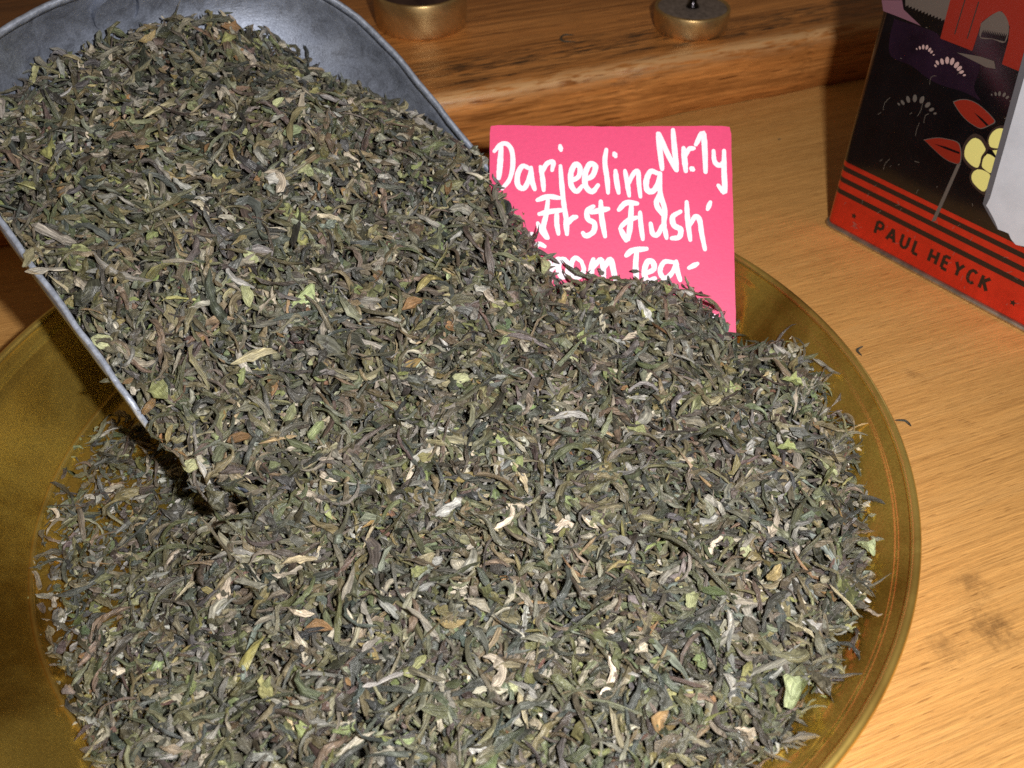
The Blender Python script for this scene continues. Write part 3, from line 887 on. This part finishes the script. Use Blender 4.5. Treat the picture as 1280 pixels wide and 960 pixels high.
def flakes(n, L, W, nr, nc, col):
    v = np.linspace(-1, 1, nr); u = np.linspace(-1, 1, nc)
    L = L[:, None, None]; W = W[:, None, None]
    outl = np.clip(1 - np.abs(v) ** 2.2, .02, 1)[None, :, None] ** rs.uniform(.3, .7, (n, 1, 1)) * (1 + rs.normal(0, .16, (n, nr, 1)))
    x = v[None, :, None] * L * .5 + rs.normal(0, .03, (n, nr, nc)) * L
    y = u[None, None] * W * .5 * outl * (1 + rs.normal(0, .1, (n, nr, nc)))
    z = rs.normal(.0, .5, (n, 1, 1)) * (y / W) ** 2 * W * 2.2 + rs.normal(0, .35, (n, 1, 1)) * (x / L) ** 2 * L + rs.normal(0, .045, (n, nr, nc)) * W
    z = z + .35 * np.abs(y) * rs.choice([-1, 1], (n, 1, 1)) * rs.rand(n, 1, 1)
    V = np.stack([x, y, z], -1)
    tint = col[:, None, None] * rs.uniform(.8, 1.22, (n, nr, nc, 1))
    uv = np.zeros((n, nr, nc, 2))
    uv[..., 0] = u[None, None] * .8 + rs.uniform(0, 40, (n, 1, 1)); uv[..., 1] = v[None, :, None] * .8 + rs.uniform(0, 40, (n, 1, 1))
    return V, tint, uv

def quads(nr, nc, closed):
    f = []
    for i in range(nr - 1):
        for j in range(nc if closed else nc - 1):
            k = (j + 1) % nc
            f.append((i * nc + j, i * nc + k, (i + 1) * nc + k, (i + 1) * nc + j))
    return np.array(f)

def orient(N, az, tilt, roll):
    """rotation matrices: x axis along azimuth az in the plane normal to N, then tilted and rolled"""
    n = len(N)
    ref = np.stack([np.cos(az), np.sin(az), np.zeros(n)], -1)
    X = ref - (ref * N).sum(1)[:, None] * N; X /= np.linalg.norm(X, axis=1)[:, None]
    X = X * np.cos(tilt)[:, None] + N * np.sin(tilt)[:, None]
    Y = np.cross(N, X); Y /= np.linalg.norm(Y, axis=1)[:, None]
    Z = np.cross(X, Y)
    Y2 = Y * np.cos(roll)[:, None] + Z * np.sin(roll)[:, None]
    Z2 = np.cross(X, Y2)
    return np.stack([X, Y2, Z2], -1)

def kinds(n, sm=1.0):
    """a mixed batch of leaf shapes: list of (V, tint, uv, closed)"""
    out = []
    def take(fr): return max(1, int(n * fr))
    m = take(.64); out.append((*rolled(m, rs.gamma(5, .0124 / 5, m) * sm, rs.uniform(.0009, .0023, m) * sm, 10, 6, flat=(.4, .95), tw=1.9, kap=1.35, col=pick(PAL, m)), True))
    m = take(.11); out.append((*rolled(m, rs.gamma(9, .0110 / 9, m) * sm, rs.uniform(.0018, .0036, m) * sm, 7, 7, tw=1.6, flat=(.15, .4), col=pick(np.concatenate([PAL, PALG[2:4] * .8]), m)), True))
    m = take(.10); out.append((*rolled(m, rs.gamma(9, .0100 / 9, m) * sm, rs.uniform(.0012, .0024, m) * sm, 8, 6, flat=(.5, .9), groove=False, col=pick(PALW, m) * .8), True))
    m = take(.05); out.append((*rolled(m, rs.gamma(7, .0085 / 7, m) * sm, rs.uniform(.0007, .0012, m) * sm, 6, 5, flat=(.7, 1), taper=.2, kap=.5, groove=False, col=pick(np.concatenate([PALB[2:] * .8, PALC[:3] * .7, PALG[2:4], PAL[9:]]), m)), True))
    m = take(.10); out.append((*flakes(m, rs.uniform(.0035, .0075, m) * sm, rs.uniform(.0018, .0036, m) * sm, 6, 4, pick(np.concatenate([PAL, PAL * 1.3, PALG, PALG * .7, PALB[3:4] * .8]), m)), False))
    return out

def crumbs(n):
    out = []
    m = int(n * .62); out.append((*rolled(m, rs.uniform(.002, .0048, m), rs.uniform(.0008, .0016, m), 4, 5, col=pick(np.concatenate([PAL, PAL * 1.35, PALG * .8]), m)), True))
    m = int(n * .26); out.append((*flakes(m, rs.uniform(.0018, .0038, m), rs.uniform(.001, .0022, m), 4, 3, pick(np.concatenate([PAL, PALG, PALG, PALB, PALC * .7]), m)), False))
    m = int(n * .12); out.append((*rolled(m, rs.uniform(.0015, .0042, m), rs.uniform(.0006, .0012, m), 4, 5, groove=False, kap=.4, col=pick(np.concatenate([PALW, PALC]), m)), True))
    return out

class Heap:
    """gathers world-space leaves and writes them as one mesh"""
    def __init__(self): self.V, self.T, self.U, self.F, self.n = [], [], [], [], 0
    def add(self, V, T, U, F):
        self.V.append(V); self.T.append(T); self.U.append(U); self.F.append(F + self.n); self.n += len(V)
    def build(self, name, parent, origin):
        V = np.concatenate(self.V) - np.array(origin); T = np.concatenate(self.T); U = np.concatenate(self.U); F = np.concatenate(self.F)
        return grid_mesh(name, V, T, U, F, parent)

def grid_mesh(name, V, T, U, F, parent=None, data_only=False):
    me = bpy.data.meshes.new(name)
    me.vertices.add(len(V)); me.vertices.foreach_set('co', V.astype(np.float32).ravel())
    me.loops.add(F.size); me.loops.foreach_set('vertex_index', F.astype(np.int32).ravel())
    me.polygons.add(len(F)); me.polygons.foreach_set('loop_start', np.arange(0, F.size, 4, dtype=np.int32))
    me.polygons.foreach_set('use_smooth', np.zeros(len(F), bool))
    at = me.attributes.new('tint', 'FLOAT_COLOR', 'POINT')
    at.data.foreach_set('color', np.concatenate([np.clip(T, 0, 1), np.ones((len(T), 1))], 1).astype(np.float32).ravel())
    uv = me.uv_layers.new(name='UVMap')
    uv.data.foreach_set('uv', U[F.ravel()].astype(np.float32).ravel())
    me.update(calc_edges=True); me.validate()
    me.materials.append(M_leaf)
    if data_only: return me
    return link(name, me, None, parent)

def sample(fn, mask, n, box):
    xs, ys = [], []
    got = 0
    while got < n:
        x = rs.uniform(box[0], box[1], n * 3); y = rs.uniform(box[2], box[3], n * 3)
        k = mask(x, y, fn(x, y)) & (rs.rand(len(x)) < .38 / grad(fn, x, y)[:, 2])
        xs.append(x[k]); ys.append(y[k]); got += k.sum()
    return np.concatenate(xs)[:n], np.concatenate(ys)[:n]

def bowl_mask(x, y, z):
    r = np.hypot(x, y)
    t, s = plan(x, y)
    ok = (r < .1445) & (z > wall_z(r) + .0002)
    ok &= ~((t < .041) & (s > -.068) & (s < .0775))
    ok &= ~((t < -.040) & (s < .05))
    thin = (z - wall_z(r))
    p = np.clip(.30 + (thin / .0050) ** 1.5, 0, 1)
    p = np.where(thin < .003, p * (1 - .75 * smooth01(R0 - .014, R0 + .002, r)), p)
    # nothing inside the card's slab
    return ok & (rs.rand(len(x)) < p)

def scoop_mask(x, y, z):
    return in_scoop(x, y, z)

def scatter(heap, batches, fn, mask, box, dlo, dhi, tilt, floor=None):
    for V, T, U, closed in batches:
        n, nr, nc = V.shape[:3]
        x, y = sample(fn, mask, n, box)
        N = grad(fn, x, y)
        z = fn(x, y)
        tl = tilt * (np.clip((z - wall_z(np.hypot(x, y))) / .010, .2, 1) if fn is bowl_tea else 1)
        M = orient(N, rs.uniform(0, 6.28, n), rs.normal(0, 1, n) * tl, rs.normal(0, .5, n) + (rs.rand(n) < .3) * rs.uniform(-1.5, 1.5, n))
        off = rs.uniform(dlo, dhi, n)
        if fn is bowl_tea:               # shorter pieces where the layer thins out
            thin = z - wall_z(np.hypot(x, y))
            V = V * np.clip(thin / .006, .80, 1)[:, None, None, None]
        Wv = np.einsum('nij,nrcj->nrci', M, V)
        pos = np.stack([x, y, z], -1) + N * off[:, None]
        Wv = Wv + pos[:, None, None]
        if floor is not None:
            W0 = Wv.copy()
            Wv = floor(Wv)
            ok = np.abs(Wv - W0).max((1, 2, 3)) < (.0055 if fn is bowl_tea else .0030)
            if fn is bowl_tea:
                rm = np.hypot(Wv[..., 0], Wv[..., 1]).max((1, 2))
                ok &= (rm < .1455) & ((rm < .1228) | (thin > .004) | (x > 0))
            Wv, T, U, n = Wv[ok], T[ok], U[ok], int(ok.sum())
        q = quads(nr, nc, closed)
        F = (q[None] + (np.arange(n) * nr * nc)[:, None, None]).reshape(-1, 4)
        heap.add(Wv.reshape(-1, 3), T.reshape(-1, 3), U.reshape(-1, 2), F)

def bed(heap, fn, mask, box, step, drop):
    """underlayer of the heap, coloured near-black as shade between the top leaves"""
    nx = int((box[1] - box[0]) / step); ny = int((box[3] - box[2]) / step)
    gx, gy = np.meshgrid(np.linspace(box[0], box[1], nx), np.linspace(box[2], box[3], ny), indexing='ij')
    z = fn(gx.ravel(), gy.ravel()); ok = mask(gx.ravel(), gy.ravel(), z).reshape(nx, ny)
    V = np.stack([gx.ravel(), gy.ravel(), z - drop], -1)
    T = np.tile(np.array([[.016, .015, .012]]), (len(V), 1)) * rs.uniform(.6, 1.3, (len(V), 1))  # shade of the gaps put into the tint
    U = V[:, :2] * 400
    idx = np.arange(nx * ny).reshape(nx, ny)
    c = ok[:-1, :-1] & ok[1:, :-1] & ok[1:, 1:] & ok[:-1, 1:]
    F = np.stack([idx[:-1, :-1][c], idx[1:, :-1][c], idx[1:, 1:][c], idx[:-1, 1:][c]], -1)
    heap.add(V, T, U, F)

BOX_B = (-.146, .146, -.146, .13)
BOX_S = (-.20, .06, -.03, .20)
def keep_bowl(W):
    """leaves rest on the brass: lift each one clear of it, then bend what still dips below"""
    f = wall_z(np.hypot(W[..., 0], W[..., 1])) + .0003
    lift = np.clip((f - W[..., 2]).max((1, 2)), 0, .004)
    W[..., 2] += lift[:, None, None]
    r = np.hypot(W[..., 0], W[..., 1])
    W[..., 2] = np.maximum(W[..., 2], wall_z(r) + .0003)
    W[..., 2] = np.where(r > .130, np.minimum(W[..., 2], wall_z(r) + .0055), W[..., 2])
    return W
def keep_scoop(W):
    """leaves stay inside the sheet metal unless they lie over the rim"""
    t, s = plan(W[..., 0], W[..., 1])
    b = -t / S_CO
    k = scoop_k(b)
    rim = S_Z0 + b * S_SI
    lim = S_W * k - .0016
    over = (np.abs(s) > lim) & (W[..., 2] < rim + .002) & (b > .008) & (b < S_B0 + S_LB * .7)
    ds = np.where(over, np.sign(s) * lim - s, 0)
    W[..., 0] += ds * SE[0]; W[..., 1] += ds * SE[1]
    zi, _ = scoop_inner_z(t, s + ds)
    W[..., 2] = np.where((t < .036) & (b < S_B0 + S_LB * .55), np.maximum(W[..., 2], zi + .0004), W[..., 2])
    return W

tea_bowl = empty('tea_heap', (0, 0, FLOOR))
tag(tea_bowl, 'heap of loose twisted green-brown tea leaves filling the brass bowl', 'tea heap')
hb = Heap()
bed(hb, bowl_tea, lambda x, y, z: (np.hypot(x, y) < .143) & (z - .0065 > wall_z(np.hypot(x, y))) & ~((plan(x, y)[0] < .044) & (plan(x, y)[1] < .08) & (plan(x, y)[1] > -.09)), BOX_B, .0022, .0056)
scatter(hb, kinds(12500), bowl_tea, bowl_mask, BOX_B, -.0056, .0014, .30, keep_bowl)
scatter(hb, crumbs(6000), bowl_tea, bowl_mask, BOX_B, -.0022, .0006, .30, keep_bowl)
o = hb.build('packed_leaves', tea_bowl, (0, 0, FLOOR)); tag(o, kind='stuff')

tea_scoop = empty('tea_heap', (SM[0], SM[1], .04))
tag(tea_scoop, 'sloping load of loose tea leaves heaped in the zinc scoop', 'tea heap')
hs = Heap()
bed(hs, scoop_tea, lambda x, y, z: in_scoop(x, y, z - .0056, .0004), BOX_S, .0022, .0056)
scatter(hs, kinds(5400), scoop_tea, scoop_mask, BOX_S, -.0054, .0014, .30, keep_scoop)
scatter(hs, crumbs(3000), scoop_tea, scoop_mask, BOX_S, -.0022, .0006, .30, keep_scoop)
o = hs.build('packed_leaves', tea_scoop, (SM[0], SM[1], .04)); tag(o, kind='stuff')

# ---- the leaves that show largest, one object each
def library():
    lib = {}
    def put(key, V, T, U, closed):
        n, nr, nc = V.shape[:3]
        q = quads(nr, nc, closed)
        lib[key] = [grid_mesh('tea_leaf', V[i].reshape(-1, 3), T[i].reshape(-1, 3), U[i].reshape(-1, 2), q, data_only=True) for i in range(n)]
    m = 44; put('roll', *rolled(m, rs.uniform(.010, .017, m), rs.uniform(.0014, .0028, m), 10, 7, flat=(.35, .9), tw=1.8, kap=1.15, col=pick(PAL, m, .3)), True)
    m = 12; put('wide', *rolled(m, rs.uniform(.008, .013, m), rs.uniform(.0030, .0052, m), 8, 7, flat=(.15, .35), col=pick(np.concatenate([PAL, PALG[2:4] * .7]), m)), True)
    m = 12; put('tip', *rolled(m, rs.uniform(.008, .013, m), rs.uniform(.0015, .0025, m), 8, 6, flat=(.5, .9), groove=False, col=pick(PALW, m)), True)
    m = 8; put('stem', *rolled(m, rs.uniform(.008, .013, m), rs.uniform(.0009, .0014, m), 6, 5, flat=(.7, 1), taper=.2, kap=.5, groove=False, col=pick(np.concatenate([PALB, PALC[:2] * .8]), m)), True)
    m = 10; put('green', *flakes(m, rs.uniform(.006, .009, m), rs.uniform(.0028, .0045, m), 7, 4, pick(PALG, m) * 1.25), False)
    m = 6; put('brown', *flakes(m, rs.uniform(.005, .008, m), rs.uniform(.0024, .0036, m), 6, 4, pick(PALB, m) * 1.2), False)
    m = 5; put('pale', *flakes(m, rs.uniform(.007, .009, m), rs.uniform(.003, .0042, m), 8, 5, pick(np.array([(.36, .42, .20), (.42, .46, .25)]), m, .1)), False)
    m = 5; put('straw', *rolled(m, rs.uniform(.009, .012, m), rs.uniform(.0014, .002, m), 8, 6, flat=(.5, .9), kap=.6, groove=False, col=pick(np.array([(.50, .43, .27), (.42, .38, .24)]), m, .1)), True)
    m = 4; put('white', *rolled(m, rs.uniform(.006, .009, m), rs.uniform(.0016, .0026, m), 7, 6, flat=(.3, .6), kap=.5, groove=False, col=pick(np.array([(.58, .50, .39)]), m, .08)), True)
    return lib
LIB = library()

def in_view(x, y, z):
    d = np.stack([x - CAM[0], y - CAM[1], z - CAM[2]], -1)
    c, s = math.cos(R(PITCH)), math.sin(R(PITCH))
    dep = d[:, 1] * c - d[:, 2] * s
    u = d[:, 0] / dep * 1200; v = (d[:, 1] * s + d[:, 2] * c) / dep * 1200
    return (np.abs(u) < 632) & (np.abs(v) < 472)

def leaf_object(me, pos, M, sc_, parent):
    o = bpy.data.objects.new('tea_leaf', me)
    C.objects.link(o)
    o.parent = parent
    m4 = Matrix([[*M[0], pos[0]], [*M[1], pos[1]], [*M[2], pos[2]], [0, 0, 0, 1]])
    o.matrix_local = Matrix.Translation(-parent.location) @ m4 @ Matrix.Scale(sc_, 4)
    return o

def top_leaves(n, fn, mask, box, parent, weights):
    keys = list(weights)
    pr = np.array([weights[k] for k in keys]); pr = pr / pr.sum()
    x, y = sample(fn, lambda a, b, c: mask(a, b, c) & in_view(a, b, c), n, box)
    N = grad(fn, x, y); z = fn(x, y)
    kk = rs.choice(len(keys), n, p=pr)
    M = orient(N, rs.uniform(0, 6.28, n), rs.normal(0, .16, n), rs.normal(0, .4, n))
    off = rs.uniform(-.0006, .0012, n)
    for i in range(n):
        lst = LIB[keys[kk[i]]]
        leaf_object(lst[rs.randint(len(lst))], np.array([x[i], y[i], z[i]]) + N[i] * off[i], M[i], rs.uniform(.85, 1.2), parent)

WT = {'roll': .62, 'wide': .10, 'tip': .10, 'stem': .05, 'green': .10, 'brown': .03}
top_leaves(270, bowl_tea, lambda x, y, z: bowl_mask(x, y, z) & (z > wall_z(np.hypot(x, y)) + .002) & (np.hypot(x, y) < .134), BOX_B, tea_bowl, WT)
top_leaves(270, scoop_tea, scoop_mask, BOX_S, tea_scoop, WT)
# single leaves that stand out in the heap: heap, x, y, heading, look, size
PLACED = [('s', -0.0396, 0.0368, 1.1, 'pale', 1.25),
  ('s', -0.0553, 0.0315, -1.12, 'pale', 0.95),
  ('s', -0.0594, 0.0501, 1.23, 'stem', 0.9),
  ('s', -0.1115, 0.0367, -0.33, 'tip', 1.3),
  ('s', -0.1115, 0.0246, 0.12, 'tip', 1.25),
  ('s', -0.0522, 0.0786, -0.95, 'tip', 1.1),
  ('s', -0.0948, 0.1015, 0.75, 'straw', 1.15),
  ('s', -0.0717, 0.1414, -0.81, 'tip', 1.0),
  ('s', -0.0365, 0.151, 1.45, 'tip', 0.8),
  ('s', -0.0741, 0.083, 1.43, 'brown', 0.8),
  ('s', -0.1041, 0.1316, 1.05, 'green', 0.9),
  ('s', -0.0434, 0.0854, 1.08, 'pale', 0.8),
  ('s', -0.0507, 0.0127, 0.54, 'straw', 1.3),
  ('s', -0.0939, 0.0096, -0.27, 'green', 1.1),
  ('s', -0.0748, -0.0036, -0.84, 'green', 1.35),
  ('s', -0.0642, 0.0279, -1.03, 'roll', 1.35),
  ('s', -0.0656, 0.0347, -0.95, 'roll', 1.3),
  ('s', -0.017, 0.0518, 1.12, 'brown', 1.0),
  ('s', -0.0699, 0.0205, 1.39, 'roll', 1.15),
  ('s', -0.0046, 0.0437, 0.77, 'brown', 1.1),
  ('s', -0.0063, 0.1025, 0.71, 'green', 0.8),
  ('b', 0.0384, 0.0759, -1.28, 'pale', 1.35),
  ('b', 0.0269, 0.0359, 1.15, 'pale', 0.75),
  ('b', 0.0303, -0.0143, 1.23, 'green', 0.9),
  ('b', -0.0303, -0.0072, 1.06, 'pale', 0.9),
  ('b', 0.0167, -0.0463, 1.03, 'tip', 0.95),
  ('b', -0.0317, -0.0429, 0.23, 'straw', 1.1),
  ('b', -0.0278, -0.0624, -0.27, 'white', 0.95),
  ('b', 0.0473, 0.0043, 0.0, 'tip', 1.3),
  ('b', 0.0511, -0.034, -0.71, 'white', 0.8),
  ('b', 0.1199, -0.0589, -1.08, 'stem', 1.15),
  ('b', 0.1004, -0.0866, 1.0, 'pale', 1.2),
  ('b', 0.1166, -0.0011, -0.15, 'green', 0.95),
  ('b', 0.1295, -0.0426, -1.05, 'pale', 0.8),
  ('b', 0.0246, -0.0798, -1.28, 'tip', 1.05),
  ('b', 0.0321, -0.09, -1.34, 'straw', 0.9),
  ('b', 0.0622, -0.0755, 0.72, 'white', 0.8),
  ('b', 0.0423, -0.0564, 1.08, 'roll', 1.2),
  ('b', -0.0222, -0.0675, -0.12, 'brown', 1.1),
  ('b', 0.0501, 0.0227, 1.16, 'stem', 0.9),
  ('b', 0.1043, 0.0492, 0.55, 'tip', 0.8),
  ('b', 0.0782, -0.0594, 1.26, 'pale', 0.9),
  ('b', 0.0035, -0.0514, 0.95, 'green', 1.0),
  ('b', 0.0315, -0.0185, -1.05, 'straw', 1.1),
  ('b', 0.046, -0.0478, -0.81, 'stem', 1.0),
  ('b', 0.0044, -0.0795, 0.75, 'green', 0.9),
  ('b', 0.0291, -0.0571, 1.23, 'tip', 0.8),
  ('b', 0.0957, -0.0412, 1.36, 'green', 0.9),
  ('b', 0.1059, -0.0678, -0.75, 'stem', 1.0),
  ('b', 0.0797, -0.0708, -0.43, 'roll', 1.25),
  ('b', 0.1006, -0.0734, -0.21, 'roll', 1.4),
  ('b', 0.0585, -0.0705, 0.33, 'roll', 1.3),
  ('b', 0.0734, -0.0867, 1.16, 'roll', 1.2),
  ('b', -0.0791, -0.0672, 1.0, 'roll', 1.2),
  ('b', -0.0975, -0.0433, 0.75, 'roll', 1.2),
  ('b', -0.0945, -0.0093, 0.61, 'roll', 1.4),
  ('b', -0.0554, -0.0793, -1.12, 'green', 1.0),
  ('b', -0.0094, -0.0648, -1.16, 'tip', 1.0),
  ('b', 0.0107, -0.033, 0.84, 'tip', 1.0),
  ('b', -0.0401, -0.0559, 1.39, 'roll', 1.25)]
def place_leaves():
    for k, x, y, az, kind, s in PLACED:
        fn, parent = (scoop_tea, tea_scoop) if k == 's' else (bowl_tea, tea_bowl)
        xa, ya = np.array([x]), np.array([y])
        N = grad(fn, xa, ya)
        M = orient(N, np.array([az]), rs.normal(.0, .08, 1), rs.normal(0, .2, 1))
        lst = LIB[kind]
        leaf_object(lst[rs.randint(len(lst))], np.array([x, y, fn(xa, ya)[0]]) + N[0] * .0018, M[0], s, parent)
place_leaves()

# ---- strays on the wood
def stray(path, w, loc, az, label, sc_=.62):
    c_ = [np.array([*p, 0.0]) / 1000 * sc_ for p in catmull(path, 4)]
    n, nc = len(c_), 6
    V, T, U = [], [], []
    for i in range(n):
        d = c_[min(i + 1, n - 1)] - c_[max(i - 1, 0)]; d /= np.linalg.norm(d)
        nn = np.array([-d[1], d[0], 0])
        q = 2 * i / (n - 1) - 1
        ww = w * sc_ / 1000 * (.15 + .85 * (1 - abs(q) ** 2.5) ** .6) * rs.uniform(.85, 1.15)
        for k in range(nc):
            a = 2 * math.pi * k / nc
            V.append(c_[i] + nn * ww * .5 * math.cos(a) + np.array([0, 0, ww * (.30 + .32 * math.sin(a)) + .0006 * q * q]))
            T.append(np.array([.060, .064, .050]) * rs.uniform(.7, 1.3)); U.append((k / nc, i * .3))
    me = grid_mesh('stray_tea_leaf', np.array(V), np.array(T), np.array(U), quads(n, nc, True), data_only=True)
    o = link('stray_tea_leaf', me)
    o.location = loc; o.rotation_euler = (0, 0, az)
    tag(o, label, 'tea leaf', 'stray leaves on the wood')
stray([(6, 7), (-3, 8), (-6, 1), (-4, -5), (7, -7)], 2.0, (.0589, .2889, .0341), 0, 'single dark curled tea leaf lying on the worn plank between the weights')
stray([(3, 4.5), (-1.6, 1.2), (-.4, -5)], 1.7, (.1651, .0732, .0001), 0, 'dark stray tea leaf on the table nearest the tin, beside the bowl rim')
stray([(-4, 2), (2.5, 2), (4.5, -3)], 1.9, (.1694, .0334, .0001), 0, 'dark bent stray tea leaf on the table, lower one beside the bowl rim')
stray([(-1.6, -.8), (.2, .5), (1.6, .4)], 1.3, (.1683, .2428, .0001), 0, 'tiny dark tea crumb on the table between the card and tin')
